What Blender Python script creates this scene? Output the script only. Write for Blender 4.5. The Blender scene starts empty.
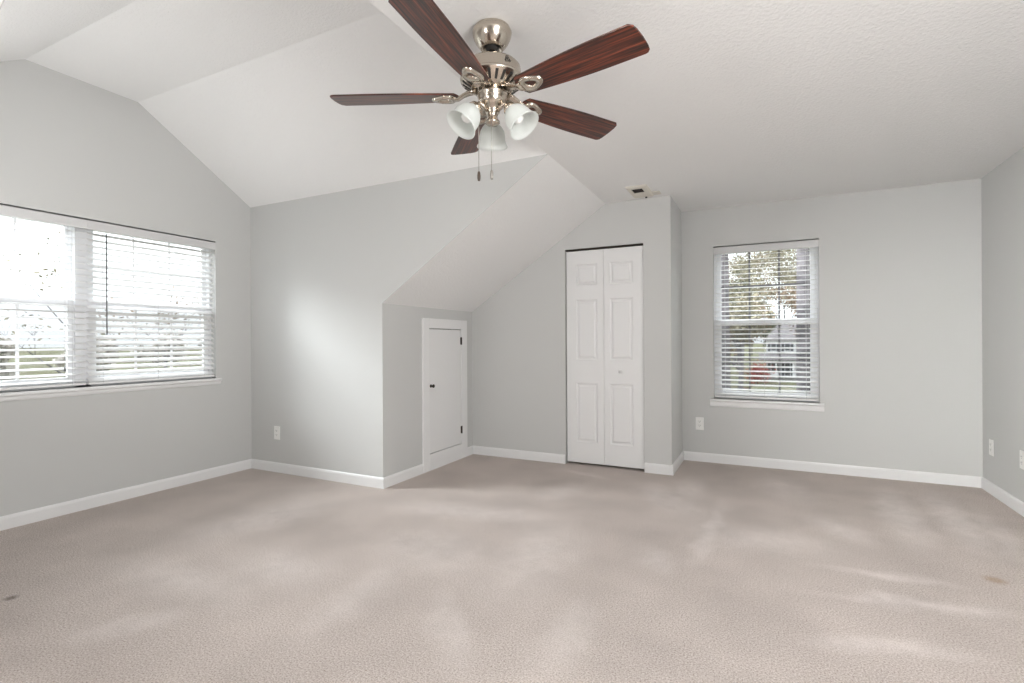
import bpy, bmesh, math, random
from mathutils import Vector, Matrix
R = math.radians
PI = math.pi
sc = bpy.context.scene
col = sc.collection

# ------------------------------------------------------------------ camera
YAW, ROLL = 0.4596, -0.0051
CAM_Z = 1.1721
fwd = Vector((-math.sin(YAW), math.cos(YAW), 0))
rgt = Vector((math.cos(YAW), math.sin(YAW), 0))
up = Vector((0, 0, 1))
r2 = rgt * math.cos(ROLL) + up * math.sin(ROLL)
u2 = -rgt * math.sin(ROLL) + up * math.cos(ROLL)
cam_data = bpy.data.cameras.new('camera')
cam = bpy.data.objects.new('camera', cam_data)
col.objects.link(cam)
mw = Matrix.Identity(4)
for i in range(3):
    mw[i][0], mw[i][1], mw[i][2] = r2[i], u2[i], -fwd[i]
mw[2][3] = CAM_Z
cam.matrix_world = mw
cam_data.sensor_width = 36.0
cam_data.lens = 511.44 / 1024 * 36.0
cam_data.clip_start = 0.05
cam_data.clip_end = 2000
sc.camera = cam

# ------------------------------------------------------------------ sky, lights, exposure
sc.view_settings.view_transform = 'Standard'
sc.view_settings.look = 'None'
sc.view_settings.gamma = 1.0
sc.view_settings.use_curve_mapping = False
sc.view_settings.exposure = 0.0
SKY, SKY_ZENITH, SKY_WEST = 1.55, 6.5, 0.8
world = bpy.data.worlds.new('overcast_sky')
sc.world = world
world.use_nodes = True
wn = world.node_tree.nodes
wl = world.node_tree.links
bg = wn['Background']
bg.inputs['Color'].default_value = (0.94, 0.98, 1.03, 1)
# overcast dome: brighter towards the zenith and towards the west (-X), where the sun is behind the cloud
_tc = wn.new('ShaderNodeTexCoord')
_sep = wn.new('ShaderNodeSeparateXYZ')
wl.new(_tc.outputs['Generated'], _sep.inputs[0])


def _math(op, a, b):
    n_ = wn.new('ShaderNodeMath')
    n_.operation = op
    for i_, v_ in enumerate((a, b)):
        if isinstance(v_, (int, float)):
            n_.inputs[i_].default_value = v_
        else:
            wl.new(v_, n_.inputs[i_])
    return n_.outputs[0]


_z = _math('MAXIMUM', _sep.outputs['Z'], 0.0)
_dot = wn.new('ShaderNodeVectorMath')
_dot.operation = 'DOT_PRODUCT'
wl.new(_tc.outputs['Generated'], _dot.inputs[0])
_dot.inputs[1].default_value = Vector((-1.0, -0.42, 0.30)).normalized()
_w = _math('POWER', _math('MAXIMUM', _dot.outputs['Value'], 0.0), 4.0)
_st = _math('ADD', _math('ADD', _math('MULTIPLY', _z, SKY_ZENITH), SKY), _math('MULTIPLY', _w, SKY_WEST))
wl.new(_st, bg.inputs['Strength'])


def area_light(name, loc, aim, sx, sy, power, color=(1, 1, 1), portal=False, spread=180):
    d = bpy.data.lights.new(name, 'AREA')
    d.shape = 'RECTANGLE'
    d.size, d.size_y = sx, sy
    d.energy = power
    d.color = color
    d.spread = R(spread)
    o = bpy.data.objects.new(name, d)
    col.objects.link(o)
    o.location = loc
    o.rotation_euler = (Vector(aim) - Vector(loc)).to_track_quat('-Z', 'Z').to_euler()
    if portal:
        d.cycles.is_portal = True
    return o


# unseen fill lamps added to brighten the room
area_light('side_fill', (1.45, 0.2, 1.6), (-4.3, 1.8, 1.35), 1.2, 1.2, 112, (1.0, 0.995, 0.985))
area_light('rear_ceiling_fill', (-1.7, -2.5, 1.1), (-0.6, -0.9, 2.44), 0.8, 0.7, 32, (1.0, 0.99, 0.975))
area_light('dormer_fill', (-3.3, 0.72, 1.1), (-3.3, 1.6, 3.0), 0.4, 0.4, 19, (1.0, 0.99, 0.975))
area_light('right_wall_fill', (-1.2, -0.2, 2.1), (1.5, 3.7, 1.0), 0.5, 0.5, 17.5, (1.0, 0.99, 0.975), spread=52)
# unseen lamp added outside to strengthen the daylight through the left twin window
area_light('west_window_fill', (-9.6, 0.1, 4.7), (-3.2, 2.2, 1.0), 2.6, 2.4, 1650, (0.96, 0.985, 1.02))
area_light('left_window_portal', (-4.36, 1.92, 1.46), (0, 1.92, 1.46), 1.9, 1.2, 0, portal=True)
area_light('right_window_portal', (-0.007, 5.31, 1.34), (-0.007, 0, 1.34), 0.87, 1.45, 0, portal=True)

# ------------------------------------------------------------------ measured room
XL, XA, XK, XC, XR = -4.32, -2.7488, -1.3144, -0.7344, 1.5339
YB1, YA, YB2, YF, YD = 3.2126, 4.6135, 5.2594, -4.2, 0.63
H, HS, HV = 2.44, 1.4835, 3.03
VY0, VY1 = 1.585, 2.256


# ------------------------------------------------------------------ mesh helpers
class MB:
    def __init__(self):
        self.v, self.f, self.sm = [], [], []

    def add(self, vs, fs, smooth=False, M=None):
        n = len(self.v)
        for p in vs:
            p = Vector(p)
            self.v.append(M @ p if M else p)
        for f in fs:
            self.f.append([i + n for i in f])
            self.sm.append(smooth)

    def box(self, a, b, M=None):
        x0, y0, z0 = a
        x1, y1, z1 = b
        vs = [(x0, y0, z0), (x1, y0, z0), (x1, y1, z0), (x0, y1, z0), (x0, y0, z1), (x1, y0, z1), (x1, y1, z1), (x0, y1, z1)]
        fs = [(0, 3, 2, 1), (4, 5, 6, 7), (0, 1, 5, 4), (1, 2, 6, 5), (2, 3, 7, 6), (3, 0, 4, 7)]
        self.add(vs, fs, M=M)

    def prism(self, poly, off, M=None, smooth_sides=False):
        off = Vector(off)
        p = [Vector(q) for q in poly]
        n = len(p)
        nrm = Vector((0, 0, 0))
        for i in range(n):
            nrm += p[i].cross(p[(i + 1) % n])
        if nrm.dot(off) > 0:
            p.reverse()
        vs = p + [q + off for q in p]
        self.add(vs, [tuple(range(n)), tuple(range(2 * n - 1, n - 1, -1))], M=M)
        base = len(self.v) - 2 * n
        for i in range(n):
            j = (i + 1) % n
            self.f.append([base + j, base + i, base + i + n, base + j + n])
            self.sm.append(smooth_sides)

    def lathe(self, prof, seg=48, M=None, smooth=True, close=False):
        vs, fs = [], []
        n = len(prof)
        for k in range(seg):
            a = 2 * PI * k / seg
            c, s = math.cos(a), math.sin(a)
            for r, z in prof:
                vs.append((r * c, r * s, z))
        for k in range(seg):
            k2 = (k + 1) % seg
            for i in range(n - 1 if not close else n):
                j = (i + 1) % n
                fs.append((k * n + i, k2 * n + i, k2 * n + j, k * n + j))
        self.add(vs, fs, smooth, M)

    def tube(self, pts, rad, seg=10, caps=True, M=None, flat=1.0):
        pts = [Vector(p) for p in pts]
        n = len(pts)
        if not isinstance(rad, (list, tuple)):
            rad = [rad] * n
        vs, fs = [], []
        ref = None
        for i, p in enumerate(pts):
            t = (pts[min(i + 1, n - 1)] - pts[max(i - 1, 0)]).normalized()
            if ref is None:
                ref = Vector((0, 0, 1)) if abs(t.z) < 0.9 else Vector((1, 0, 0))
            a = t.cross(ref).normalized()
            b = a.cross(t).normalized()
            ref = b
            for k in range(seg):
                an = 2 * PI * k / seg
                vs.append(p + a * math.cos(an) * rad[i] + b * math.sin(an) * rad[i] * flat)
        for i in range(n - 1):
            for k in range(seg):
                k2 = (k + 1) % seg
                fs.append((i * seg + k, i * seg + k2, (i + 1) * seg + k2, (i + 1) * seg + k))
        self.add(vs, fs, True, M)
        if caps:
            b0 = len(self.v) - n * seg
            self.f.append([b0 + k for k in range(seg - 1, -1, -1)])
            self.f.append([b0 + (n - 1) * seg + k for k in range(seg)])
            self.sm += [False, False]

    def build(self, name, mat, parent=None, bevel=0, segs=2):
        me = bpy.data.meshes.new(name)
        me.from_pydata([tuple(p) for p in self.v], [], self.f)
        me.polygons.foreach_set('use_smooth', self.sm)
        bm = bmesh.new()
        bm.from_mesh(me)
        bmesh.ops.recalc_face_normals(bm, faces=bm.faces)
        bm.to_mesh(me)
        bm.free()
        me.materials.append(mat)
        o = bpy.data.objects.new(name, me)
        col.objects.link(o)
        if parent:
            o.parent = parent
        if bevel:
            m = o.modifiers.new('bevel', 'BEVEL')
            m.width, m.segments, m.limit_method, m.angle_limit = bevel, segs, 'ANGLE', R(40)
        return o


def tag(o, label=None, cat=None, group=None, kind=None):
    if label: o['label'] = label
    if cat: o['category'] = cat
    if group: o['group'] = group
    if kind: o['kind'] = kind
    return o


def empty(name, loc=(0, 0, 0), rz=0):
    o = bpy.data.objects.new(name, None)
    o.empty_display_size = 0.1
    col.objects.link(o)
    o.location = loc
    o.rotation_euler = (0, 0, rz)
    return o


def copy_tree(o, parent=None):
    c = o.copy()
    col.objects.link(c)
    if parent: c.parent = parent
    for ch in list(o.children):
        copy_tree(ch, c)
    return c


# ------------------------------------------------------------------ materials
def mat(name, color, rough=0.5, metal=0.0, spec=0.5):
    m = bpy.data.materials.new(name)
    m.use_nodes = True
    b = m.node_tree.nodes['Principled BSDF']
    b.inputs['Base Color'].default_value = (*color, 1)
    b.inputs['Roughness'].default_value = rough
    b.inputs['Metallic'].default_value = metal
    b.inputs['Specular IOR Level'].default_value = spec
    return m


def nodes(m):
    return m.node_tree.nodes, m.node_tree.links, m.node_tree.nodes['Principled BSDF']


def ramp(n, stops):
    r = n.new('ShaderNodeValToRGB')
    cr = r.color_ramp
    while len(cr.elements) > 1:
        cr.elements.remove(cr.elements[-1])
    cr.elements[0].position = stops[0][0]
    cr.elements[0].color = (*stops[0][1], 1)
    for p, c in stops[1:]:
        e = cr.elements.new(p)
        e.color = (*c, 1)
    return r


def add_bump(m, scale, strength, dist, detail=3, coord='Object', rough=0.6):
    n, l, b = nodes(m)
    tc = n.new('ShaderNodeTexCoord')
    nz = n.new('ShaderNodeTexNoise')
    nz.inputs['Scale'].default_value = scale
    nz.inputs['Detail'].default_value = detail
    nz.inputs['Roughness'].default_value = rough
    bp = n.new('ShaderNodeBump')
    bp.inputs['Strength'].default_value = strength
    bp.inputs['Distance'].default_value = dist
    l.new(tc.outputs[coord], nz.inputs['Vector'])
    l.new(nz.outputs['Fac'], bp.inputs['Height'])
    l.new(bp.outputs['Normal'], b.inputs['Normal'])
    return nz


M_WALL = mat('grey_wall_paint', (0.595, 0.598, 0.588), 0.7, spec=0.3)
add_bump(M_WALL, 140, 0.12, 0.002)
M_CEIL = mat('stippled_ceiling', (0.86, 0.86, 0.855), 0.9, spec=0.15)
add_bump(M_CEIL, 62, 0.75, 0.006, 4)
M_TRIM = mat('white_trim_paint', (0.82, 0.82, 0.82), 0.35)
M_DOOR = mat('white_door_paint', (0.80, 0.80, 0.80), 0.4)
M_VINYL = mat('white_vinyl', (0.80, 0.81, 0.83), 0.35)
M_MUNTIN = mat('grey_muntin', (0.13, 0.13, 0.14), 0.4)
M_SLAT = mat('white_blind_slat', (0.84, 0.84, 0.84), 0.4)
M_VAL = mat('white_valance', (0.64, 0.64, 0.64), 0.45)
M_PLATE = mat('white_plastic', (0.86, 0.86, 0.84), 0.35)
M_CREAM = mat('cream_metal', (0.70, 0.67, 0.60), 0.5)
M_DARK = mat('dark_slot', (0.02, 0.018, 0.016), 0.6)
M_BRONZE = mat('dark_bronze', (0.05, 0.042, 0.035), 0.35, 0.8)
M_CORD = mat('white_cord', (0.62, 0.62, 0.62), 0.7)
M_WAND = mat('dark_grey_wand', (0.10, 0.10, 0.10), 0.3)
M_CHAIN = mat('steel_chain', (0.35, 0.33, 0.30), 0.35, 0.9)
M_FOB = mat('walnut_fob', (0.06, 0.038, 0.026), 0.4)
M_NICKEL = mat('brushed_nickel', (0.56, 0.50, 0.43), 0.20, 1.0)
M_EXT = mat('exterior_siding', (0.55, 0.54, 0.5), 0.8)


def wood_mat():
    m = mat('walnut_blade', (0.12, 0.04, 0.02), 0.34)
    n, l, b = nodes(m)
    b.inputs['Coat Weight'].default_value = 0.25
    b.inputs['Coat Roughness'].default_value = 0.12
    tc = n.new('ShaderNodeTexCoord')
    mp = n.new('ShaderNodeMapping')
    mp.inputs['Scale'].default_value = (2.2, 55, 20)
    nz = n.new('ShaderNodeTexNoise')
    nz.inputs['Scale'].default_value = 1.6
    nz.inputs['Detail'].default_value = 6
    nz.inputs['Roughness'].default_value = 0.65
    r = ramp(n, [(0.34, (0.008, 0.002, 0.0015)), (0.47, (0.036, 0.008, 0.004)), (0.57, (0.135, 0.026, 0.010)), (0.72, (0.26, 0.070, 0.028))])
    l.new(tc.outputs['Object'], mp.inputs['Vector'])
    l.new(mp.outputs['Vector'], nz.inputs['Vector'])
    l.new(nz.outputs['Fac'], r.inputs['Fac'])
    l.new(r.outputs['Color'], b.inputs['Base Color'])
    return m


STROKES = [
    (0.842, 4.954, 0.777, 3.561, .16, .75), (1.138, 5.003, 1.074, 3.586, .15, .75), (0.276, 3.958, 0.541, 3.525, .16, .6),
    (0.242, 2.752, 0.957, 2.905, .07, .75), (0.226, 3.071, 0.845, 3.128, .06, .7), (-0.268, 3.931, -0.338, 2.813, .08, .7),
    (-0.608, 2.975, -0.468, 2.623, .12, .5), (-0.736, 2.219, -0.704, 1.627, .12, .5), (0.117, 2.287, 0.709, 2.468, .08, .6),
    (-0.95, 4.336, -0.387, 3.536, .20, .55), (-2.906, 2.806, -3.128, 1.85, .32, .6), (-3.135, 1.537, -2.109, 1.557, .18, .5),
    (-1.765, 2.195, -1.648, 1.433, .14, .5), (-1.382, 2.012, -0.945, 1.492, .10, .5), (-1.211, 3.142, -1.083, 2.052, .30, .55),
    (-1.679, 4.364, -1.195, 4.29, .06, .5), (1.30, 4.6, 1.192, 3.4, .10, .5), (0.034, 5.0, 0.224, 4.2, .22, .45),
    (-2.424, 2.906, -1.211, 3.159, .20, .65), (-2.506, 1.018, -2.229, 1.402, .10, .5), (-1.348, 4.08, -1.496, 3.475, .16, .5),
    (-0.542, 4.6, -0.533, 3.9, .14, .6), (-2.1, 2.5, -1.3, 2.3, .34, .55), (-0.5, 3.3, 0.4, 3.4, .28, .5), (-2.6, 1.9, -1.9, 1.8, .22, .5)]


def carpet_mat():
    m = mat('beige_carpet', (0.5, 0.42, 0.36), 1.0, spec=0.0)
    n, l, b = nodes(m)
    tc = n.new('ShaderNodeTexCoord')
    # fibre tufts
    nz = n.new('ShaderNodeTexNoise')
    nz.inputs['Scale'].default_value = 150
    nz.inputs['Detail'].default_value = 4
    nz.inputs['Roughness'].default_value = 0.75
    l.new(tc.outputs['Object'], nz.inputs['Vector'])
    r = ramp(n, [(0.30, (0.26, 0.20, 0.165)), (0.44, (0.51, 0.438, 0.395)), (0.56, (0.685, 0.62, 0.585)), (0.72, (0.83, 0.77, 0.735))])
    l.new(nz.outputs['Fac'], r.inputs['Fac'])
    # vacuum strokes brushed into the pile, each with its own place, length and direction
    wob = n.new('ShaderNodeTexNoise')
    wob.inputs['Scale'].default_value = 5.0
    wob.inputs['Detail'].default_value = 3
    l.new(tc.outputs['Object'], wob.inputs['Vector'])
    wv = n.new('ShaderNodeVectorMath')
    wv.operation = 'MULTIPLY_ADD'
    wv.inputs[1].default_value = (.16, .16, 0)
    l.new(wob.outputs['Color'], wv.inputs[0])
    shift = n.new('ShaderNodeVectorMath')
    shift.operation = 'ADD'
    shift.inputs[1].default_value = (-.08, -.08, 0)
    l.new(tc.outputs['Object'], shift.inputs[0])
    l.new(shift.outputs['Vector'], wv.inputs[2])
    acc = None
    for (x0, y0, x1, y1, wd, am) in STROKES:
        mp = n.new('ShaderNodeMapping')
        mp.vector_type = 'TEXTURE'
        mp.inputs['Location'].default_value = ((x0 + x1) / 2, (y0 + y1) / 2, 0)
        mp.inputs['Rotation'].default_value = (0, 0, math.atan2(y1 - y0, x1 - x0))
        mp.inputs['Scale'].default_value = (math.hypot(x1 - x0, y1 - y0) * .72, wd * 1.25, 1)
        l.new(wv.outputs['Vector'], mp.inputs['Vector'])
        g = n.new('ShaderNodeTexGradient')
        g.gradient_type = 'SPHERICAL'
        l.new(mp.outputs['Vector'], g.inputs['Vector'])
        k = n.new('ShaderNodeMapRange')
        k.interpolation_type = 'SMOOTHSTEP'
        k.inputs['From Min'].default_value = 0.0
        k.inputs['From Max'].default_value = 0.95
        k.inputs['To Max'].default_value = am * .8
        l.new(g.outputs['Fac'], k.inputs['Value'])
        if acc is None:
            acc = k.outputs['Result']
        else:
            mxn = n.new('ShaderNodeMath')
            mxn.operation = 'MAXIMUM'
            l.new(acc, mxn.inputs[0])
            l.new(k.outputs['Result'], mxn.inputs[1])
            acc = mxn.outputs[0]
    # the nap breaks the strokes up
    brk = n.new('ShaderNodeTexNoise')
    brk.inputs['Scale'].default_value = 14
    brk.inputs['Detail'].default_value = 5
    brk.inputs['Roughness'].default_value = .7
    l.new(tc.outputs['Object'], brk.inputs['Vector'])
    bk = n.new('ShaderNodeMapRange')
    bk.inputs['From Min'].default_value = .35
    bk.inputs['From Max'].default_value = .65
    bk.inputs['To Min'].default_value = .6
    bk.inputs['To Max'].default_value = 1.15
    l.new(brk.outputs['Fac'], bk.inputs['Value'])
    fm = n.new('ShaderNodeMath')
    fm.operation = 'MULTIPLY'
    l.new(acc, fm.inputs[0])
    l.new(bk.outputs['Result'], fm.inputs[1])
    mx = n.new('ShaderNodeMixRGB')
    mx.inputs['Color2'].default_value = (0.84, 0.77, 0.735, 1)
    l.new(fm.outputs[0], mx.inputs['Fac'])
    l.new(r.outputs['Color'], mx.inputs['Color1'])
    prev = mx.outputs['Color']
    # large blotches of worn and fresh pile
    n3 = n.new('ShaderNodeTexNoise')
    n3.inputs['Scale'].default_value = 2.3
    n3.inputs['Detail'].default_value = 5
    l.new(tc.outputs['Object'], n3.inputs['Vector'])
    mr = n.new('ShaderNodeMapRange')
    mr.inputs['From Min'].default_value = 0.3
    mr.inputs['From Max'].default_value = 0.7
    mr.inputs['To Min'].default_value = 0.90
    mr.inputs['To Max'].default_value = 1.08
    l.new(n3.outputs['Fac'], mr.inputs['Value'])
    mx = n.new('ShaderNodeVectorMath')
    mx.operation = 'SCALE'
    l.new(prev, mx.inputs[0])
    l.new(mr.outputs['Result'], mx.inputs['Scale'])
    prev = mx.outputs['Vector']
    # two small stains
    for (sx, sy, rad, c) in ((-3.125, 1.087, 0.035, (0.10, 0.07, 0.05)), (0.997, 3.269, 0.06, (0.40, 0.27, 0.17))):
        vm = n.new('ShaderNodeVectorMath')
        vm.operation = 'DISTANCE'
        vm.inputs[1].default_value = (sx, sy, 0)
        l.new(tc.outputs['Object'], vm.inputs[0])
        m2 = n.new('ShaderNodeMapRange')
        m2.inputs['From Min'].default_value = rad
        m2.inputs['From Max'].default_value = rad * 0.3
        m2.inputs['To Max'].default_value = 0.6
        l.new(vm.outputs['Value'], m2.inputs['Value'])
        x = n.new('ShaderNodeMixRGB')
        x.inputs['Color2'].default_value = (*c, 1)
        l.new(m2.outputs['Result'], x.inputs['Fac'])
        l.new(prev, x.inputs['Color1'])
        prev = x.outputs['Color']
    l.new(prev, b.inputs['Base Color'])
    bp = n.new('ShaderNodeBump')
    bp.inputs['Strength'].default_value = 0.8
    bp.inputs['Distance'].default_value = 0.008
    l.new(nz.outputs['Fac'], bp.inputs['Height'])
    l.new(bp.outputs['Normal'], b.inputs['Normal'])
    return m


def shader_mix(name, fac, a, b):
    """a, b: (node type, dict of inputs)"""
    m = bpy.data.materials.new(name)
    m.use_nodes = True
    n, l = m.node_tree.nodes, m.node_tree.links
    n.clear()
    out = n.new('ShaderNodeOutputMaterial')
    mix = n.new('ShaderNodeMixShader')
    mix.inputs[0].default_value = fac
    for i, (t, kw) in enumerate((a, b)):
        s = n.new(t)
        for k, v in kw.items():
            s.inputs[k].default_value = v
        l.new(s.outputs[0], mix.inputs[i + 1])
    l.new(mix.outputs[0], out.inputs[0])
    return m


M_WOOD = wood_mat()
M_CARPET = carpet_mat()
M_GLASS = shader_mix('window_glass', 0.05, ('ShaderNodeBsdfTransparent', {'Color': (0.97, 0.985, 0.98, 1)}), ('ShaderNodeBsdfGlossy', {'Roughness': 0.02}))
M_SCREEN = shader_mix('insect_mesh', 0.22, ('ShaderNodeBsdfTransparent', {}), ('ShaderNodeBsdfDiffuse', {'Color': (0.12, 0.12, 0.125, 1)}))
M_FROST = shader_mix('frosted_glass', 0.45, ('ShaderNodeBsdfTranslucent', {'Color': (0.92, 0.94, 0.925, 1)}), ('ShaderNodeBsdfPrincipled', {'Base Color': (0.87, 0.89, 0.875, 1), 'Roughness': 0.22}))

# ------------------------------------------------------------------ room shell
def struct(name, mb, m, **k):
    return tag(mb.build(name, m, **k), kind='structure')


b = MB()
b.prism([(XL, YD, 0), (XL, YB1, 0), (XA, YB1, 0), (XA - 0.1, YB1, 0), (XA - 0.1, YB2 + 0.1, 0), (XR, YB2 + 0.1, 0), (XR, YF, 0), (XA, YF, 0), (XA, YD, 0)], (0, 0, -0.12))
struct('floor', b, M_CARPET)

# left gable wall with the twin window
LW0, LW1, LZ0, LZ1 = 0.97, 2.87, 0.865, 2.064
b = MB()
o_ = (-0.14, 0, 0)
b.prism([(XL, YD - .14, 0), (XL, YB1 + .1, 0), (XL, YB1 + .1, LZ0), (XL, YD - .14, LZ0)], o_)
b.prism([(XL, YD - .14, LZ0), (XL, LW0, LZ0), (XL, LW0, LZ1), (XL, YD - .14, LZ1)], o_)
b.prism([(XL, LW1, LZ0), (XL, YB1 + .1, LZ0), (XL, YB1 + .1, LZ1), (XL, LW1, LZ1)], o_)
b.prism([(XL, YD - .14, LZ1), (XL, YB1 + .1, LZ1), (XL, YB1 + .1, H), (XL, YB1, H), (XL, VY1, HV), (XL, VY0, HV), (XL, YD, H), (XL, YD - .14, H)], o_)
struct('wall_left', b, M_WALL)

b = MB()
b.prism([(XL, YB1, 0), (XA, YB1, 0), (XA, YB1, H), (XL, YB1, H)], (0, 0.1, 0))
b.prism([(XA, YB1, HS), (XK, YB1, H), (XA, YB1, H)], (0, 0.003, 0))
struct('wall_back_left', b, M_WALL)

b = MB()
ay0, ay1, az0, az1 = 3.826, 4.375, .150, 1.296      # opening of the low access door
for (ya, yb, za, zb) in ((YB1 + .1, ay0, 0, HS), (ay1, YB2, 0, HS), (ay0, ay1, 0, az0), (ay0, ay1, az1, HS)):
    b.prism([(XA, ya, za), (XA, yb, za), (XA, yb, zb), (XA, ya, zb)], (-0.1, 0, 0))
struct('wall_alcove_side', b, M_WALL)

DX0, DX1, DZ1 = -1.716, -0.972, 2.047
b = MB()
o_ = (0, 0.1, 0)
zs = lambda x: HS + (H - HS) * (x - XA) / (XK - XA)
b.prism([(XA, YA, 0), (DX0, YA, 0), (DX0, YA, zs(DX0)), (XA, YA, HS)], o_)
b.prism([(DX0, YA, DZ1), (DX1, YA, DZ1), (DX1, YA, H), (XK, YA, H), (DX0, YA, zs(DX0))], o_)
b.prism([(DX1, YA, 0), (XC, YA, 0), (XC, YA, H), (DX1, YA, H)], o_)
struct('wall_closet_front', b, M_WALL)

b = MB()
b.prism([(XC, YA + .1, 0), (XC, YB2, 0), (XC, YB2, H), (XC, YA + .1, H)], (-0.1, 0, 0))
struct('wall_closet_side', b, M_WALL)

RX0, RX1, RZ0, RZ1 = -0.443, 0.430, 0.615, 2.072
b = MB()
o_ = (0, 0.14, 0)
b.prism([(XA - .1, YB2, 0), (XR + .12, YB2, 0), (XR + .12, YB2, RZ0), (XA - .1, YB2, RZ0)], o_)
b.prism([(XA - .1, YB2, RZ0), (RX0, YB2, RZ0), (RX0, YB2, RZ1), (XA - .1, YB2, RZ1)], o_)
b.prism([(RX1, YB2, RZ0), (XR + .12, YB2, RZ0), (XR + .12, YB2, RZ1), (RX1, YB2, RZ1)], o_)
b.prism([(XA - .1, YB2, RZ1), (XR + .12, YB2, RZ1), (XR + .12, YB2, H), (XA - .1, YB2, H)], o_)
struct('wall_back_right', b, M_WALL)

b = MB()
b.prism([(XR, YF, 0), (XR, YB2, 0), (XR, YB2, H), (XR, YF, H)], (0.12, 0, 0))
struct('wall_right', b, M_WALL)
b = MB()
b.prism([(XA - .12, YF, 0), (XR + .12, YF, 0), (XR + .12, YF, H), (XA - .12, YF, H)], (0, -0.12, 0))
struct('wall_rear', b, M_WALL)
b = MB()
b.prism([(XL, YD, 0), (XA, YD, 0), (XA, YD, H), (XL, YD, H)], (0, -0.1, 0))
b.prism([(XA, YD, HS), (XK, YD, H), (XA, YD, H)], (0, -0.003, 0))
b.prism([(XA, YF, 0), (XA, YD - .1, 0), (XA, YD - .1, HS), (XA, YF, HS)], (-0.1, 0, 0))
struct('wall_front_left', b, M_WALL)

# ceilings
b = MB()
b.prism([(XK, YF, H), (XR, YF, H), (XR, YB2, H), (XK, YB2, H)], (0, 0, 0.06))
struct('ceiling', b, M_CEIL)
b = MB()
prof = [(YD, H), (VY0, HV), (VY1, HV), (YB1, H)]
for (a, c) in zip(prof[:-1], prof[1:]):
    b.prism([(XL, a[0], a[1]), (XL, c[0], c[1]), (XK, c[0], c[1]), (XK, a[0], a[1])], (0, 0, 0.06))
b.prism([(XK, YD, H + .06), (XK, YB1, H + .06), (XK, VY1, HV), (XK, VY0, HV)], (0.06, 0, 0))
struct('ceiling_dormer', b, M_CEIL)
b = MB()
for ya, yb in ((YB1 + .003, YB2), (YF, YD - .003)):
    b.prism([(XA, ya, HS), (XK, ya, H), (XK, yb, H), (XA, yb, HS)], (0, 0, 0.06))
struct('ceiling_slope', b, M_CEIL)


# baseboards: profile swept along each wall
def baseboard(name, p0, p1, inward, ext0=0, ext1=0, h=0.086, t=0.014):
    p0, p1 = Vector((*p0, 0)), Vector((*p1, 0))
    d = (p1 - p0).normalized()
    p0 = p0 - d * ext0
    p1 = p1 + d * ext1
    n = Vector((*inward, 0))
    pr = [(0, 0), (t, 0), (t, h - .018), (t * .75, h - .006), (t * .4, h), (0, h)]
    bb = MB()
    bb.prism([p0 + n * x + Vector((0, 0, z)) for x, z in pr], p1 - p0)
    return struct(name, bb, M_TRIM)


T = 0.014
baseboard('baseboard_left', (XL, YD), (XL, YB1), (1, 0))
baseboard('baseboard_back_left', (XL + T, YB1), (XA, YB1), (0, -1), 0, T)
baseboard('baseboard_alcove_side', (XA, YB1), (XA, 3.735), (1, 0))
baseboard('baseboard_alcove_corner', (XA, 4.483), (XA, YA), (1, 0))
baseboard('baseboard_closet_left', (XA + T, YA), (DX0 - .004, YA), (0, -1))
baseboard('baseboard_closet_right', (DX1 + .004, YA), (XC, YA), (0, -1), 0, T)
baseboard('baseboard_closet_side', (XC, YA), (XC, YB2), (1, 0))
baseboard('baseboard_back_right', (XC + T, YB2), (XR, YB2), (0, -1))
baseboard('baseboard_right', (XR, YF), (XR, YB2 - T), (-1, 0))


# ------------------------------------------------------------------ windows (local: x along the wall, y outward, z up)
def rect_frame(mb, x0, x1, z0, z1, y0, y1, w, wb=None, wt=None):
    wb = w if wb is None else wb
    wt = w if wt is None else wt
    mb.box((x0, y0, z0), (x0 + w, y1, z1))
    mb.box((x1 - w, y0, z0), (x1, y1, z1))
    mb.box((x0 + w, y0, z0), (x1 - w, y1, z0 + wb))
    mb.box((x0 + w, y0, z1 - wt), (x1 - w, y1, z1))


def double_hung(root, x0, x1, z0, z1, zm, muntin_cols, mmat):
    """upper and lower sash between x0..x1, meeting rail at zm"""
    f = MB()
    rect_frame(f, x0, x1, zm - .015, z1, .100, .128, .04)
    up_s = f.build('upper_sash', M_VINYL, root, .003)
    f = MB()
    rect_frame(f, x0, x1, z0, zm + .028, .070, .098, .042, .05, .045)
    lo_s = f.build('lower_sash', M_VINYL, root, .003)
    for s, (a, c, y) in ((up_s, (zm, z1 - .04, .114)), (lo_s, (z0 + .05, zm - .016, .084))):
        g = MB()
        g.box((x0 + .03, y - .002, a), (x1 - .03, y + .002, c))
        g.build('glass_pane', M_GLASS, s)
        mu = MB()
        for k in range(1, muntin_cols):
            xm = x0 + .04 + (x1 - x0 - .08) * k / muntin_cols
            mu.box((xm - .008, y - .008, a), (xm + .008, y - .0025, c))
        zr = (a + c) / 2 + (.01 if s is up_s else 0)
        mu.box((x0 + .04, y - .0085, zr - .008), (x1 - .04, y - .003, zr + .008))
        mu.build('muntins', mmat, s)
    sm = MB()
    sm.box((x0 + .01, .1315, z0), (x1 - .01, .1325, zm))
    sm.build('insect_screen', M_SCREEN, root)
    lk = MB()
    xm = (x0 + x1) / 2
    lk.box((xm - .03, .062, zm + .022), (xm + .03, .072, zm + .036))
    lk.build('sash_lock', M_VINYL, lo_s, .003)


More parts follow.
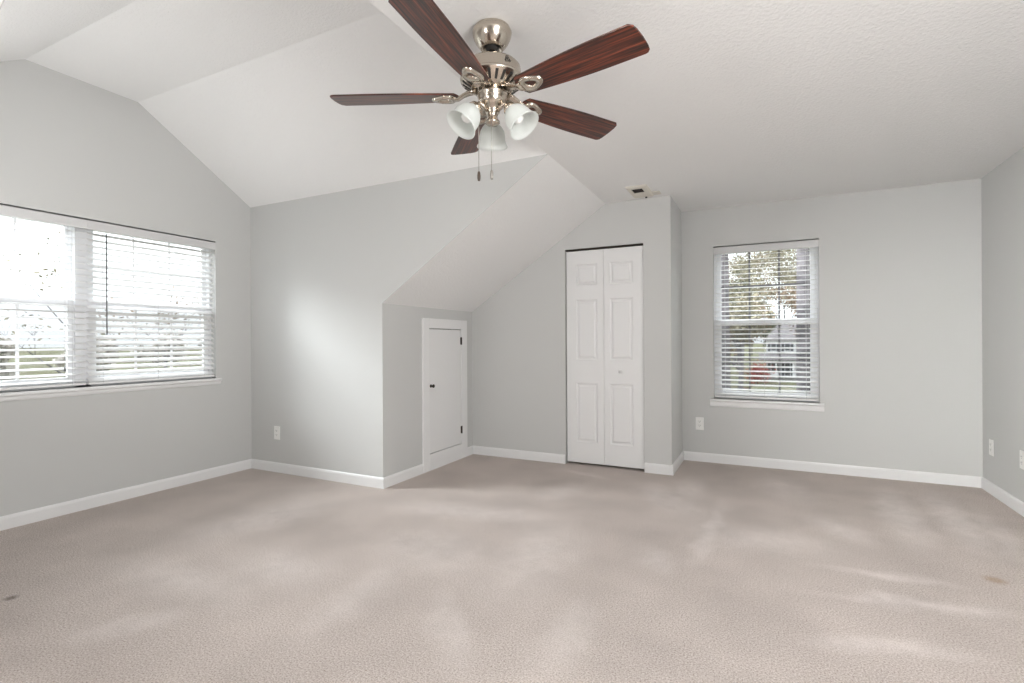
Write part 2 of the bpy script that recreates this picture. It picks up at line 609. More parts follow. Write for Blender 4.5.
def sill(root, w, z0, over, drop):
    s = MB()
    prof = [(.10, 0), (-.026, 0), (-.034, -.006), (-.036, -.013), (-.034, -.020), (-.026, -.024), (-.018, -.028), (-.016, -drop + .012), (-.010, -drop), (0, -drop), (0, -.024), (.10, -.024)]
    s.prism([(0, y, z0 + z) for y, z in prof[:9] + prof[9:10] + prof[10:]], (w, 0, 0))
    # horns of the stool past the opening
    hp = [(0, 0), (-.026, 0), (-.034, -.006), (-.036, -.013), (-.034, -.020), (-.026, -.024), (-.018, -.028), (-.016, -drop + .012), (-.010, -drop), (0, -drop)]
    s.prism([(-over, y, z0 + z) for y, z in hp], (over, 0, 0))
    s.prism([(w, y, z0 + z) for y, z in hp], (over, 0, 0))
    return s.build('window_sill', M_TRIM, root)


# right window
w2 = empty('window_2', (RX0, YB2, 0), 0)
tag(w2, kind='structure')
WR = RX1 - RX0
f = MB()
rect_frame(f, 0, WR, RZ0, RZ1, .06, .14, .022)
f.build('window_frame', M_VINYL, w2)
double_hung(w2, .022, WR - .022, RZ0 + .022, RZ1 - .022, 1.345, 3, M_MUNTIN)
sill(w2, WR, RZ0, .034, .075)

# left twin window
w1 = empty('window_1', (XL, LW0, 0), PI / 2)
tag(w1, kind='structure')
WL = LW1 - LW0
f = MB()
rect_frame(f, 0, WL, LZ0, LZ1, .06, .14, .022)
f.box((WL / 2 - .045, .06, LZ0), (WL / 2 + .045, .14, LZ1))
f.build('window_frame', M_VINYL, w1)
double_hung(w1, .022, WL / 2 - .045, LZ0 + .022, LZ1 - .022, 1.45, 3, M_VINYL)
double_hung(w1, WL / 2 + .045, WL - .022, LZ0 + .022, LZ1 - .022, 1.45, 3, M_VINYL)
sill(w1, WL, LZ0, .034, .055)


def blind(root, x0, x1, ztop, zbot, tilt, cords, valance=True):
    """two-inch slat blind hanging inside the recess"""
    yc = .034
    hr = MB()
    hr.box((x0, .012, ztop - .055), (x1, .058, ztop - .012))
    hr.build('headrail', M_SLAT, root, .002)
    if valance:
        v0, v1 = valance if isinstance(valance, tuple) else (x0 - .004, x1 + .004)
        v = MB()
        v.prism([(v0, y, z) for y, z in ((.010, ztop - .076), (-.002, ztop - .076), (-.004, ztop - .070), (-.004, ztop - .018), (.000, ztop - .012), (.010, ztop - .012))], (v1 - v0, 0, 0))
        v.build('valance', M_VAL, root)
    s = MB()
    z = zbot + .036
    c, sn = math.cos(tilt), math.sin(tilt)
    while z < ztop - .075:
        pr = []
        for k in range(7):
            q = -1 + 2 * k / 6
            pr.append((q * .025, .0022 * (1 - q * q) + .0014))
        for k in range(6, -1, -1):
            q = -1 + 2 * k / 6
            pr.append((q * .025, .0022 * (1 - q * q) - .0014))
        s.prism([(x0 + .003, yc + a * c - h_ * sn, z + a * sn + h_ * c) for a, h_ in pr], (x1 - x0 - .006, 0, 0), smooth_sides=False)
        z += .0437
    s.build('slats', M_SLAT, root)
    br = MB()
    br.box((x0 + .002, yc - .026, zbot), (x1 - .002, yc + .026, zbot + .018))
    br.build('bottom_rail', M_SLAT, root, .004)
    for xc in cords:
        ld = MB()
        for y in (yc - .0265, yc + .0265):
            ld.tube([(xc, y, zbot + .01), (xc, y, ztop - .055)], .0009, 6)
        ld.build('ladder_cord', M_CORD, root)


def pull_cord(root, x, z0, z1):
    c = MB()
    for dx in (-.004, .004):
        c.tube([(x + dx, -.004, z0), (x + dx * .6, .0, z1)], .0009, 6)
    o = c.build('lift_cord', M_CORD, root)
    t = MB()
    M = Matrix.Translation((x - .003, -.006, z0 - .03))
    t.lathe([(0, .034), (.003, .034), (.0045, .022), (.0075, .004), (.0065, 0), (0, 0)], 12, M)
    t.build('tassel', M_WAND, o)


br_ = tag(empty('window_blind', (RX0, YB2, 0), 0), 'white slatted blind in the single window right of the closet', 'blind', 'white slatted window blinds')
blind(br_, .006, WR - .006, RZ1, RZ0 + .012, R(11), (.10, WR / 2, WR - .10))
pull_cord(br_, WR - .085, 1.28, 2.03)

b1 = tag(empty('window_blind', (XL, LW0, 0), PI / 2), 'left half blind of the twin window, slats open nearly flat', 'blind', 'white slatted window blinds')
blind(b1, .006, .950, LZ1, LZ0 + .012, R(12), (.12, .48, .865), (.002, .9545))
pull_cord(b1, .82, 1.01, 2.0)
b2 = tag(empty('window_blind', (XL, LW0, 0), PI / 2), 'right half blind of the twin window, slats tilted, dark wand hanging', 'blind', 'white slatted window blinds')
blind(b2, .962, WL - .006, LZ1, LZ0 + .012, R(30), (1.05, 1.43, 1.80), (.9555, WL - .002))
wd = MB()
wd.tube([(1.066, -.012, 1.235), (1.066, -.010, 1.975)], .0042, 8)
wd.build('tilt_wand', M_WAND, b2)

# ------------------------------------------------------------------ closet bifold door
d1 = tag(empty('door_1', (0, YA, 0)), kind='structure')


def door_leaf(x0, x1, z0, z1, px0, px1):
    y0, t = .022, .034
    m = MB()
    rows = [(.215, .775), (.995, 1.565), (1.70, 1.90)]
    # stiles
    m.box((x0, y0, z0), (px0, y0 + t, z1))
    m.box((px1, y0, z0), (x1, y0 + t, z1))
    zz = [z0] + [q for r_ in rows for q in r_] + [z1]
    for a, c in zip(zz[::2], zz[1::2]):
        m.box((px0, y0, a), (px1, y0 + t, c))
    for a, c in rows:
        # sloped moulding down to the field, then raised centre panel
        def ring(i):
            return [(px0 + i, a + i), (px1 - i, a + i), (px1 - i, c - i), (px0 + i, c - i)]
        lv = [(0, 0), (.010, .010), (.020, .011), (.034, .002), (.036, .002)]
        vs, fs = [], []
        for i, dy in lv:
            vs += [(x, y0 + dy, z) for x, z in ring(i)]
        for k in range(len(lv) - 1):
            for q in range(4):
                fs.append((k * 4 + q, k * 4 + (q + 1) % 4, (k + 1) * 4 + (q + 1) % 4, (k + 1) * 4 + q))
        k = (len(lv) - 1) * 4
        fs.append((k, k + 1, k + 2, k + 3))
        m.add(vs, fs)
    return m.build('door_leaf', M_DOOR, d1)


xm = -1.3425
l1 = door_leaf(DX0 + .010, xm - .0015, .022, 2.026, -1.612, -1.405)
l2 = door_leaf(xm + .0015, DX1 - .004, .022, 2.026, -1.286, -1.072)
k = MB()
k.lathe([(0, 0), (.010, 0), (.009, .010), (.012, .016), (.018, .022), (.018, .028), (.012, .034), (0, .036)], 24, Matrix.Translation((-1.185, .022, .893)) @ Matrix.Rotation(R(90), 4, 'X'))
k.build('door_knob', M_DOOR, l2)
tr = MB()
tr.box((DX0, .020, 2.034), (DX1, .060, DZ1))
tr.build('door_track', M_BRONZE, d1)

# ------------------------------------------------------------------ low attic access door
d2 = tag(empty('door_2', (XA, 0, 0)), kind='structure')
f = MB()
cy0, cy1, cz1 = 3.735, 4.483, 1.387
iy0, iy1, iz0, iz1 = 3.826, 4.375, .150, 1.296
f.box((0, cy0, 0), (.018, iy0, cz1))
f.box((0, iy1, 0), (.018, cy1, cz1))
f.box((0, iy0, iz1), (.018, iy1, cz1))
f.box((0, iy0, 0), (.018, iy1, iz0))
f.build('door_frame', M_TRIM, d2, .003)
p = MB()
p.box((-.020, iy0 + .006, iz0 + .006), (.013, iy1 - .004, iz1 - .007))
dp = p.build('door_panel', M_DOOR, d2, .002)
p = MB()
p.box((-.11, iy0 - .02, iz0 - .02), (-.1, iy1 + .02, iz1 + .02))
p.build('gap_light_blocker', M_DARK, d2)  # dark panel added to block light and keep the door gap dark
k = MB()
k.lathe([(0, 0), (.015, 0), (.015, .004), (.007, .008), (.007, .018), (.014, .024), (.017, .031), (.013, .038), (0, .040)], 20, Matrix.Translation((.013, 3.852, .770)) @ Matrix.Rotation(R(90), 4, 'Y'))
k.build('door_knob', M_BRONZE, dp)
for zc in (1.18, .292):
    h = MB()
    h.box((.0128, iy1 - .016, zc - .036), (.019, iy1 + .010, zc + .036))
    h.tube([(.0215, iy1 - .002, zc - .038), (.0215, iy1 - .002, zc + .038)], .0045, 8)
    h.build('hinge', M_BRONZE, d2)

# ------------------------------------------------------------------ outlets (local: x along the wall, -y into the room)
def outlet(loc, rz, label, blank=False):
    root = empty('wall_outlet', loc, rz)
    tag(root, label, 'outlet', 'white wall outlets')
    p = MB()
    w, h = .037, .061
    lv = [(0, 0), (0, -.003), (.003, -.006)]
    vs, fs = [], []
    for i, y in lv:
        vs += [(-w + i, y, -h + i), (w - i, y, -h + i), (w - i, y, h - i), (-w + i, y, h - i)]
    for a in range(2):
        for q in range(4):
            fs.append((a * 4 + q, a * 4 + (q + 1) % 4, a * 4 + 4 + (q + 1) % 4, a * 4 + 4 + q))
    fs += [(8, 9, 10, 11), (3, 2, 1, 0)]
    p.add(vs, fs)
    p.build('cover_plate', M_PLATE, root)
    if not blank:
        for zc in (.0195, -.0195):
            r_ = MB()
            pts = []
            for q in range(24):
                an = 2 * PI * q / 24
                x, z = .0172 * math.cos(an), .0172 * math.sin(an)
                pts.append((x, -.006, zc + max(-.0138, min(.0138, z))))
            r_.prism(pts, (0, -.002, 0))
            ro = r_.build('receptacle', M_PLATE, root)
            s = MB()
            for x in (-.0064, .0064):
                s.box((x - .0013, -.0084, zc - .001), (x + .0013, -.0079, zc + .008))
            s.tube([(0, -.0079, zc - .0075), (0, -.0084, zc - .0075)], .0024, 10)
            s.build('slots', M_DARK, ro)
    sc_ = MB()
    sc_.tube([(0, -.006, 0), (0, -.0072, 0)], .0032, 12)
    sc_.build('screw', M_PLATE, root)
    return root


outlet((-3.972, YB1, .355), 0, 'white wall outlet on the left back wall, beside the corner with the window wall')
outlet((-.573, YB2, .366), 0, 'white wall outlet between closet side wall and right window')
outlet((XR, 5.079, .352), -PI / 2, 'white wall plate on right wall nearest the far corner')
outlet((XR, 4.555, .366), -PI / 2, 'white wall plate on right wall cut off by photo edge')

# ------------------------------------------------------------------ ceiling register beside the closet wall
vx, vy = -.944, 4.36
vr = tag(empty('ceiling_vent', (vx, vy, H)), 'small cream ceiling vent with dark grille above the closet', 'vent')
f = MB()
rect = lambda i: [(-.088 + i, -.17 + i), (.088 - i, -.17 + i), (.088 - i, .17 - i), (-.088 + i, .17 - i)]
vs, fs = [], []
for i, z in ((0, 0), (0, -.004), (.010, -.014)):
    vs += [(x, y, z) for x, y in rect(i)]
for a in range(2):
    for q in range(4):
        fs.append((a * 4 + q, a * 4 + (q + 1) % 4, a * 4 + 4 + (q + 1) % 4, a * 4 + 4 + q))
f.add(vs, fs)
gx0, gx1, gy0, gy1 = -.048, .040, -.110, .012
f.box((-.078, -.16, -.0141), (gx0, .16, -.004))
f.box((gx1, -.16, -.0141), (.078, .16, -.004))
f.box((gx0, -.16, -.0141), (gx1, gy0, -.004))
f.box((gx0, gy1, -.0141), (gx1, .16, -.004))
f.build('vent_frame', M_CREAM, vr)
g = MB()
g.box((gx0, gy0, -.006), (gx1, gy1, -.001))
g.build('duct_opening', M_DARK, vr)
g = MB()
for q in range(4):
    y = gy0 + (gy1 - gy0) * (q + .5) / 4
    g.box((gx0, y - .002, -.013), (gx1, y + .002, -.007))
g.build('louvers', M_BRONZE, vr)
g = MB()
g.box((.088, .06, -.008), (.150, .15, -.001))
g.build('side_tab', M_CREAM, vr, .002)
g = MB()
g.lathe([(0, -.026), (.009, -.024), (.010, -.016), (.006, -.012), (0, -.012)], 14, Matrix.Translation((.022, .152, 0)))
g.build('damper_lever', M_DARK, vr)

# ------------------------------------------------------------------ ceiling fan
FX, FY = -.985, 1.822
fan = tag(empty('ceiling_fan', (FX, FY, H)), 'brushed nickel ceiling fan with five dark walnut blades and three frosted lights', 'ceiling fan')
ZT = lambda z: z - H      # world height to fan-local height
c = MB()
c.lathe([(0, 0), (.066, 0), (.073, -.004), (.0745, -.010), (.072, -.0135), (.078, -.015), (.080, -.020), (.0785, -.030), (.074, -.044), (.066, -.060), (.056, -.074), (.047, -.084), (.0425, -.087), (.0385, -.084), (.034, -.060), (0, -.056)], 48)
cn = c.build('canopy', M_NICKEL, fan)
c = MB()
c.lathe([(.0, -.058), (.0335, -.061), (.031, -.074), (.024, -.086), (.016, -.092), (0, -.092)], 32)
c.build('hanger_ball', M_DARK, cn)
c = MB()
c.lathe([(0, -.08), (.0135, -.08), (.0135, ZT(2.305)), (.024, ZT(2.303)), (.027, ZT(2.296)), (0, ZT(2.29))], 24)
c.build('downrod', M_NICKEL, fan)
c = MB()
prof = [(0, 2.296), (.060, 2.296), (.090, 2.2935), (.106, 2.287), (.1145, 2.277), (.1165, 2.266), (.1165, 2.240), (.1185, 2.236), (.127, 2.233), (.130, 2.228), (.128, 2.221), (.080, 2.189), (.074, 2.184), (.0, 2.184)]
c.lathe([(r_, ZT(z)) for r_, z in prof], 64)
hs = c.build('motor_housing', M_NICKEL, fan)
# dark vent slots around the sloped underside
s = MB()
for q in range(24):
    a = 2 * PI * (q + .5) / 24
    Mq = Matrix.Rotation(a, 4, 'Z')
    r0, z0_, r1, z1_ = .0875, ZT(2.194), .1205, ZT(2.216)
    w = .0046
    dn = -.0016
    s.add([(r0, -w, z0_ + dn), (r0, w, z0_ + dn), (r1, w * 1.25, z1_ + dn), (r1, -w * 1.25, z1_ + dn), (r0, -w, z0_ + .003), (r0, w, z0_ + .003), (r1, w * 1.25, z1_ + .003), (r1, -w * 1.25, z1_ + .003)],
          [(0, 3, 2, 1), (0, 1, 5, 4), (1, 2, 6, 5), (2, 3, 7, 6), (3, 0, 4, 7)], M=Mq)
s.build('vent_slots', M_DARK, hs)
# small dark script mark on the side of the housing
lg = MB()
la = YAW - R(55)
def onh(a, z):
    zz = [(2.287, .106), (2.277, .1145), (2.266, .1165), (2.240, .1165)]
    rr = .1165
    z -= .010
    for (za, ra), (zb, rb) in zip(zz[:-1], zz[1:]):
        if zb <= z <= za:
            rr = ra + (rb - ra) * (za - z) / (za - zb)
    return (math.cos(la + a) * (rr + .0006), math.sin(la + a) * (rr + .0006), ZT(z))
for stroke in ([(-.13, 2.266), (-.10, 2.280), (-.08, 2.286), (-.09, 2.272), (-.11, 2.262)], [(-.06, 2.262), (-.03, 2.276), (-.01, 2.288)], [(-.09, 2.274), (-.03, 2.276), (.02, 2.278)], [(.0, 2.264), (.02, 2.274), (.05, 2.272), (.06, 2.264), (.10, 2.270)]):
    lg.tube([onh(*q) for q in stroke], .0016, 6)
lg.build('maker_mark', M_DARK, hs)

# switch housing and light fitter
c = MB()
prof = [(0, 2.188), (.050, 2.186), (.052, 2.178), (.050, 2.175), (.061, 2.173), (.063, 2.168), (.060, 2.164), (.0585, 2.146), (.055, 2.134), (.047, 2.122), (.036, 2.113), (.028, 2.107), (.030, 2.100), (.025, 2.093), (.020, 2.082), (.022, 2.072), (.030, 2.062), (.031, 2.056), (.024, 2.050), (.008, 2.047), (0, 2.044)]
c.lathe([(r_, ZT(z)) for r_, z in prof], 48)
fit = c.build('light_fitter', M_NICKEL, fan)

TILT = R(38)
for q in range(3):
    az = R(119) + q * 2 * PI / 3
    A = Matrix.Rotation(az, 4, 'Z')
    arm = MB()
    arm.tube([(.026, 0, ZT(2.100)), (.045, 0, ZT(2.118)), (.060, 0, ZT(2.124)), (.072, 0, ZT(2.112)), (.076, 0, ZT(2.102))], [.008, .007, .007, .009, .010], 10, M=A)
    # local frame of the lamp: -z along the shade axis
    Ms = A @ Matrix.Translation((.074, 0, ZT(2.106))) @ Matrix.Rotation(-TILT, 4, 'Y')
    arm.lathe([(0, .012), (.014, .010), (.024, .0), (.029, -.012), (.029, -.020), (.024, -.021), (.0, -.018)], 28, Ms)
    ao = arm.build('lamp_arm', M_NICKEL, fan)
    sh = MB()
    out = [(.026, -.014), (.030, -.022), (.041, -.034), (.050, -.050), (.0545, -.070), (.056, -.088), (.060, -.102), (.067, -.114)]
    inn = [(r_ - .003, z) for r_, z in reversed(out)]
    sh.lathe(out + inn, 40, Ms, close=True)
    so = sh.build('lamp_shade', M_FROST, fan)
    so['label'] = 'frosted white bell glass shade'
    bl = MB()
    bl.lathe([(0, -.02), (.011, -.02), (.011, -.034), (.019, -.050), (.023, -.064), (.019, -.078), (.010, -.086), (0, -.088)], 24, Ms)
    bl.build('light_bulb', M_PLATE, so)

# pull chains with fobs
def world_px(dx_lat, dd):   # lateral and depth offset from the fan axis in the camera's frame -> local xy
    return (rgt * dx_lat + fwd * dd)
for lat, dep, zt, zb in ((-.054, -.030, 2.13, 1.848), (-.003, -.034, 2.05, 1.852)):
    q = world_px(lat, dep)
    ch = MB()
    ch.tube([(q.x, q.y, ZT(zb)), (q.x, q.y, ZT(zt)), (q.x * .9, q.y * .9, ZT(zt + .006))], .0013, 6)
    co = ch.build('pull_chain', M_CHAIN, fan)
    fb = MB()
    fb.lathe([(0, .004), (.0025, .004), (.0055, -.002), (.0068, -.014), (.0065, -.026), (.0045, -.034), (0, -.036)], 16, Matrix.Translation((q.x, q.y, ZT(zb))))
    fb.build('chain_fob', M_FOB if lat < -.02 else M_CHAIN, co)

PITCH = R(-11)
def blade_outline():
    pts = []
    hw = lambda t: .052 + .021 * math.sin(min(1, t / .75) * PI / 2)   # half width from root to tip
    r0, r1 = .150, .648
    N = 18
    top = []
    for k in range(N + 1):
        t = k / N
        top.append((r0 + (r1 - .022 - r0) * t, hw(t)))
    root = [(r0 - .010, .036), (r0 - .016, .018), (r0 - .018, 0), (r0 - .016, -.018), (r0 - .010, -.036)]
    e = hw(1)
    tip = [(r1 - .012, e - .003), (r1 - .004, e - .012), (r1 - .001, e - .030), (r1, 0), (r1 - .003, -e + .032), (r1 - .008, -e + .012), (r1 - .018, -e + .003)]
    bot = [(x, -y) for x, y in reversed(top)]
    return top + tip + bot + list(reversed(root))
BO = blade_outline()
blade0 = None
for q in range(5):
    az = R(-12) + q * 2 * PI / 5
    if blade0 is None:
        m = MB()
        m.prism([(x, y, -.003) for x, y in BO], (0, 0, .0065))
        blade0 = m.build('fan_blade', M_WOOD, fan, .0015)
        bo = blade0
        m = MB()
        # arm from the motor out to the blade, then a pierced plate under it
        m.tube([(.066, 0, .019), (.095, 0, .015), (.118, 0, .006), (.138, 0, -.006), (.160, 0, -.0075)], [.028, .025, .022, .022, .027], 14, flat=.36)
        vs, fs = [], []
        N = 36
        for k in range(N):
            a = 2 * PI * k / N
            ca, sa = math.cos(a), math.sin(a)
            wv = 1 + .10 * math.cos(3 * a)
            for (ro, z) in ((1.0, -.0035), (.97, -.0105), (.86, -.0145), (.56, -.0135), (.40, -.0085), (.36, -.0035)):
                vs.append((.193 + .050 * ca * ro * wv, .041 * sa * ro * wv, z))
        for k in range(N):
            k2 = (k + 1) % N
            for i in range(5):
                fs.append((k * 6 + i, k2 * 6 + i, k2 * 6 + i + 1, k * 6 + i + 1))
        m.add(vs, fs, True)
        for (x, y) in ((.156, 0), (.207, .027), (.207, -.027)):
            m.lathe([(0, -.016), (.004, -.015), (.0055, -.011), (0, -.010)], 12, Matrix.Translation((x, y, 0)))
        m.build('blade_arm', M_NICKEL, bo)
    else:
        bo = copy_tree(blade0, fan)
    bo.location = (0, 0, ZT(2.163))
    bo.rotation_mode = 'XYZ'
    bo.rotation_euler = (PITCH, 0, az)

# ------------------------------------------------------------------ outside
GZ = -4.2


def ground_mat():
    m = mat('winter_lawn', (0.1, 0.1, 0.05), 1.0, spec=0)
    n, l, b = nodes(m)
    tc = n.new('ShaderNodeTexCoord')
    nz = n.new('ShaderNodeTexNoise')
    nz.inputs['Scale'].default_value = 0.16
    nz.inputs['Detail'].default_value = 8
    nz.inputs['Roughness'].default_value = 0.7
    r = ramp(n, [(0.35, (0.085, 0.070, 0.055)), (0.48, (0.12, 0.12, 0.07)), (0.58, (0.165, 0.168, 0.12)), (0.7, (0.20, 0.18, 0.14))])
    l.new(tc.outputs['Object'], nz.inputs['Vector'])
    l.new(nz.outputs['Fac'], r.inputs['Fac'])
    l.new(r.outputs['Color'], b.inputs['Base Color'])
    return m


def noisy_mat(name, c0, c1, scale):
    m = mat(name, c0, 0.9, spec=0.1)
    n, l, b = nodes(m)
    tc = n.new('ShaderNodeTexCoord')
    nz = n.new('ShaderNodeTexNoise')
    nz.inputs['Scale'].default_value = scale
    nz.inputs['Detail'].default_value = 5
    r = ramp(n, [(0.35, c0), (0.65, c1)])
    l.new(tc.outputs['Object'], nz.inputs['Vector'])
    l.new(nz.outputs['Fac'], r.inputs['Fac'])
    l.new(r.outputs['Color'], b.inputs['Base Color'])
    return m


M_BARK = noisy_mat('grey_bark', (0.07, 0.064, 0.07), (0.17, 0.155, 0.165), 6)
M_LEAF_O = noisy_mat('olive_leaves', (0.17, 0.155, 0.11), (0.32, 0.29, 0.21), 1.5)
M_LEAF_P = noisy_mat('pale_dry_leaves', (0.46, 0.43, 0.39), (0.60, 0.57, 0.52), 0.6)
M_LEAF_R = noisy_mat('red_leaves', (0.20, 0.03, 0.03), (0.36, 0.08, 0.06), 3)
M_LEAF_T = noisy_mat('russet_leaves', (0.18, 0.13, 0.09), (0.31, 0.235, 0.17), 2)
M_LEAF_G = noisy_mat('evergreen_leaves', (0.07, 0.08, 0.05), (0.13, 0.14, 0.09), 2)
M_ROOFING = noisy_mat('pale_shingles', (0.17, 0.155, 0.16), (0.21, 0.195, 0.20), 3)
M_SIDING = mat('white_siding', (0.84, 0.84, 0.85), 0.7)
M_SHUTTER = mat('navy_shutter', (0.012, 0.016, 0.03), 0.5)
M_HGLASS = mat('house_window_glass', (0.05, 0.055, 0.065), 0.1)
M_ROAD = noisy_mat('pale_concrete', (0.16, 0.155, 0.15), (0.21, 0.205, 0.2), 1)

b = MB()
b.box((-900, -300, GZ - .3), (400, 1200, GZ))
struct('ground', b, ground_mat())
b = MB()
b.prism([(4.4, 40, GZ), (7.4, 40, GZ), (6.2, 76, GZ), (3.6, 76, GZ)], (0, 0, .03))
b.prism([(-60, 52, GZ), (60, 52, GZ), (60, 57, GZ), (-60, 57, GZ)], (0, 0, .025))
struct('driveway', b, M_ROAD)

# white house across the street
hx0, hx1, hy = 0.1, 7.2, 80
house = tag(empty('house', ((hx0 + hx1) / 2, hy, GZ)), 'distant white two storey house with dark shutters and porch beyond the right window', 'house')
HWd = (hx1 - hx0) / 2
b = MB()
b.box((-HWd, 0, 0), (HWd, 8, 5.4))
b.build('house_walls', M_SIDING, house)
b = MB()
b.prism([(-HWd - .3, -.4, 5.35), (-HWd - .3, 8.4, 5.35), (-HWd + 1.7, 4, 7.7)], (.05, 0, 0))
b.add([(-HWd - .3, -.4, 5.35), (HWd + .3, -.4, 5.35), (HWd + .3, 8.4, 5.35), (-HWd - .3, 8.4, 5.35), (-HWd + 1.5, 4, 7.6), (HWd - 1.5, 4, 7.6)],
      [(0, 1, 5, 4), (1, 2, 5), (2, 3, 4, 5), (3, 0, 4), (0, 3, 2, 1)])
b.build('roof', M_ROOFING, house)
b = MB()
b.prism([(-HWd - .9, 0, 3.55), (-HWd - .9, -2.3, 2.75), (-HWd - .9, -2.3, 2.62), (-HWd - .9, 0, 2.62)], (2 * HWd + 1.2, 0, 0))
b.build('porch_roof', M_ROOFING, house)
for q in range(5):
    b = MB()
    x = -HWd - .8 + q * (2 * HWd + 1) / 4
    b.box((x - .09, -2.2, .3), (x + .09, -2.02, 2.62))
    b.build('porch_post', M_SIDING, house)
b = MB()
b.box((-HWd - .9, -2.3, 0), (HWd + .3, 0, .3))
b.build('porch_floor', M_ROAD, house)
for (x, z0, z1) in [(-2.6, 3.85, 5.0), (-.9, 3.85, 5.0), (.9, 3.85, 5.0), (2.6, 3.85, 5.0), (-2.6, .9, 2.4), (-.9, .35, 2.4), (.9, .9, 2.4), (2.6, .9, 2.4)]:
    b = MB()
    b.box((x - .36, -.06, z0), (x + .36, 0, z1))
    wo = b.build('house_window', M_SIDING, house)
    b = MB()
    b.box((x - .28, -.08, z0 + .08), (x + .28, -.061, z1 - .08))
    b.build('window_pane', M_HGLASS, wo)
    for sgn in (-1, 1):
        b = MB()
        b.box((x + sgn * .55 - .17, -.05, z0), (x + sgn * .55 + .17, 0, z1))
        b.build('shutter', M_SHUTTER, wo)
b = MB()
b.box((HWd - 1.4, 3.2, 6.2), (HWd - .6, 4.2, 8.3))
b.build('chimney', M_ROOFING, house)

rnd = random.Random(11)


def grow(mb, tips, p, d, L, r_, lev, bend=.28, nseg=4):
    pts, rad = [p.copy()], [r_]
    for k in range(nseg):
        d = (d + Vector((rnd.uniform(-1, 1), rnd.uniform(-1, 1), rnd.uniform(-.3, .7))) * bend * .35).normalized()
        p = p + d * (L / nseg)
        pts.append(p.copy())
        rad.append(r_ * (1 - .55 * (k + 1) / nseg))
    mb.tube(pts, rad, 7 if lev > 1 else 5, caps=False)
    if lev == 0:
        tips.extend(pts[1:])
        return
    for k in range(rnd.choice((3, 4, 4))):
        i = nseg if bend < .05 else rnd.randint(max(1, nseg // 2), nseg)
        a = rnd.uniform(0, 2 * PI)
        side = Vector((math.cos(a), math.sin(a), rnd.uniform(.1, .8))).normalized()
        nd = (d * .45 + side * .8).normalized()
        grow(mb, tips, pts[i], nd, L * rnd.uniform(.5, .72), rad[i] * .62, lev - 1, bend)


def leaves(tips, count, spread, size, mb):
    for k in range(count):
        c_ = rnd.choice(tips) + Vector((rnd.gauss(0, spread), rnd.gauss(0, spread), rnd.gauss(0, spread * .8)))
        a = Vector((rnd.gauss(0, 1), rnd.gauss(0, 1), rnd.gauss(0, 1))).normalized()
        b_ = a.orthogonal().normalized()
        b_.rotate(Matrix.Rotation(rnd.uniform(0, 6.28), 3, a))
        s_ = size * rnd.uniform(.6, 1.3)
        c2 = a.cross(b_)
        mb.add([c_ - b_ * s_, c_ + c2 * s_ * .5, c_ + b_ * s_, c_ - c2 * s_ * .5], [(0, 1, 2, 3)])


def tree(name, label, x, y, h, r_, leafmat, nleaf, lsize, lev=3, group=None, trunk_share=.45, cat='tree', straight=False):
    root = tag(empty(name, (x, y, GZ)), label, cat, group)
    tips = []
    mb = MB()
    grow(mb, tips, Vector((0, 0, -.1)), Vector((0, 0, 1)) if straight else Vector((rnd.uniform(-.04, .04), rnd.uniform(-.04, .04), 1)).normalized(), h * trunk_share, r_, lev, .012 if straight else .10, 6)
    mb.build('trunk', M_BARK, root)
    if nleaf:
        lf = MB()
        leaves(tips, nleaf, h * .035, lsize, lf)
        lf.build('foliage', leafmat, root)
    return root


def shrub(label, x, y, w, h, leafmat, n_, lsize, group):
    root = tag(empty('garden_shrub', (x, y, GZ)), label, 'shrub', group)
    lf, st = MB(), MB()
    tips = []
    for k in range(9):
        a = rnd.uniform(0, 2 * PI)
        e = Vector((math.cos(a) * w * .38 * rnd.random(), math.sin(a) * w * .38 * rnd.random(), h * rnd.uniform(.5, .9)))
        st.tube([(0, 0, 0), e * .5 + Vector((0, 0, h * .1)), e], [.04, .025, .01], 5, caps=False)
        tips += [e, e * .7, e * .5]
    st.build('stems', M_BARK, root)
    leaves(tips, n_, min(w, h) * .2, lsize, lf)
    lf.build('foliage', leafmat, root)


# where a ray through a pixel meets a plane at distance y beyond the right window
def at_y(px, y):
    a = math.atan((px - 512) / 511.44) - YAW
    return math.tan(a) * y


GT = 'trees beyond the right window'
tree('leafy_tree', 'close thick grey trunk right of the white house in the window', at_y(804, 8.5), 8.5, 13, .13, M_LEAF_O, 300, .05, lev=2, group=GT, trunk_share=.8, straight=True)
tree('leafy_tree', 'close grey trunk at the left edge of the right window', at_y(725, 22), 22, 17, .24, M_LEAF_O, 500, .08, lev=2, group=GT, trunk_share=.8, straight=True)
for i, (px, y, h_, m_, nl) in enumerate([(738, 34, 12, M_LEAF_O, 3000), (729, 48, 11, M_LEAF_T, 3000), (786, 97, 25, M_LEAF_O, 6500), (741, 62, 11, M_LEAF_G, 3000), (806, 160, 36, M_LEAF_O, 6000), (823, 70, 15, M_LEAF_T, 3000), (738, 132, 28, M_LEAF_O, 5000), (752, 205, 44, M_LEAF_T, 7000), (722, 80, 17, M_LEAF_G, 3000)]):
    tree('leafy_tree', ['olive leaved tree standing mid distance left of the white house', 'low russet tree far left on the near side of the street', 'tall pale olive tree behind the roof of the white house', 'dark green tree left of the house at mid height', 'tall olive tree rising behind the chimney of the white house', 'russet tree right of the white house', 'far olive tree left of the white house', 'far russet tree showing just left of the house roof', 'dark evergreen tree farthest left in the right window'][i], at_y(px, y), y, h_, .22, m_, nl, (.30 if y > 120 else .22) if y > 50 else .15, group=GT)
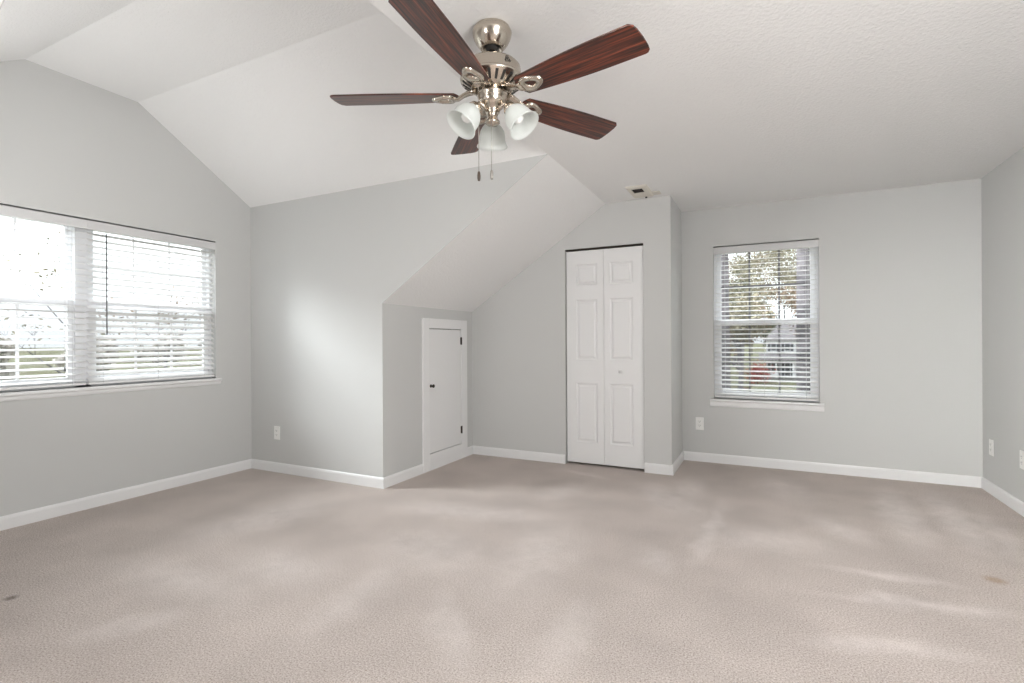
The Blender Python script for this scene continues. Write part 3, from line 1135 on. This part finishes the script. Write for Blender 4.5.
for i, (x, y, h_, m_) in enumerate([(-14, 96, 13, M_LEAF_G), (-5.5, 112, 15, M_LEAF_T), (13.5, 92, 14, M_LEAF_G), (1.0, 122, 17, M_LEAF_G)]):
    tree('leafy_tree', ['dark evergreen in the wood line at the left of the right window', 'dense russet tree of the wood line left behind the white house', 'dark evergreen in the wood line right of the white house', 'dark evergreen directly behind the left end of the white house'][i], x, y, h_, .3, m_, 4200, .36, group=GT, trunk_share=.30)
GSH = 'shrubs by the street'
for i, (px, y, w, h_, m_) in enumerate([(757, 70, 2.6, 2.6, M_LEAF_R), (746, 40, 1.1, 2.2, M_LEAF_T), (733, 36, 2.4, 1.7, M_LEAF_G), (767, 44, 2.2, 1.1, M_LEAF_T), (783, 40, 1.1, .9, M_LEAF_G), (752, 32, 2.4, 1.1, M_LEAF_O)]):
    shrub(['bright red shrub left of the white porch', 'orange brown shrub below the mid window bar', 'dark green shrub low at left of the lawn', 'russet shrub in front of the white porch', 'dark green shrub beside the pale driveway', 'olive shrub at the bottom of the lawn view'][i], at_y(px, y), y, w, h_, m_, 900, .16, GSH)

# neighbours seen pale through the left twin window
GL = 'trees beyond the left twin window'
for i, (x, y, h_, m_, nl) in enumerate([(-40, 17, 14, M_LEAF_O, 260), (-46, 26, 13, M_LEAF_T, 420), (-50, 38.5, 13, M_LEAF_O, 420)]):
    tree('bare_tree', ['sparse bare tree seen through the left half of the twin window', 'thin russet tree behind the right half of the twin window', 'sparse olive tree at the right end of the twin window'][i], x, y, h_, .13, m_, nl, .14, group=GL)
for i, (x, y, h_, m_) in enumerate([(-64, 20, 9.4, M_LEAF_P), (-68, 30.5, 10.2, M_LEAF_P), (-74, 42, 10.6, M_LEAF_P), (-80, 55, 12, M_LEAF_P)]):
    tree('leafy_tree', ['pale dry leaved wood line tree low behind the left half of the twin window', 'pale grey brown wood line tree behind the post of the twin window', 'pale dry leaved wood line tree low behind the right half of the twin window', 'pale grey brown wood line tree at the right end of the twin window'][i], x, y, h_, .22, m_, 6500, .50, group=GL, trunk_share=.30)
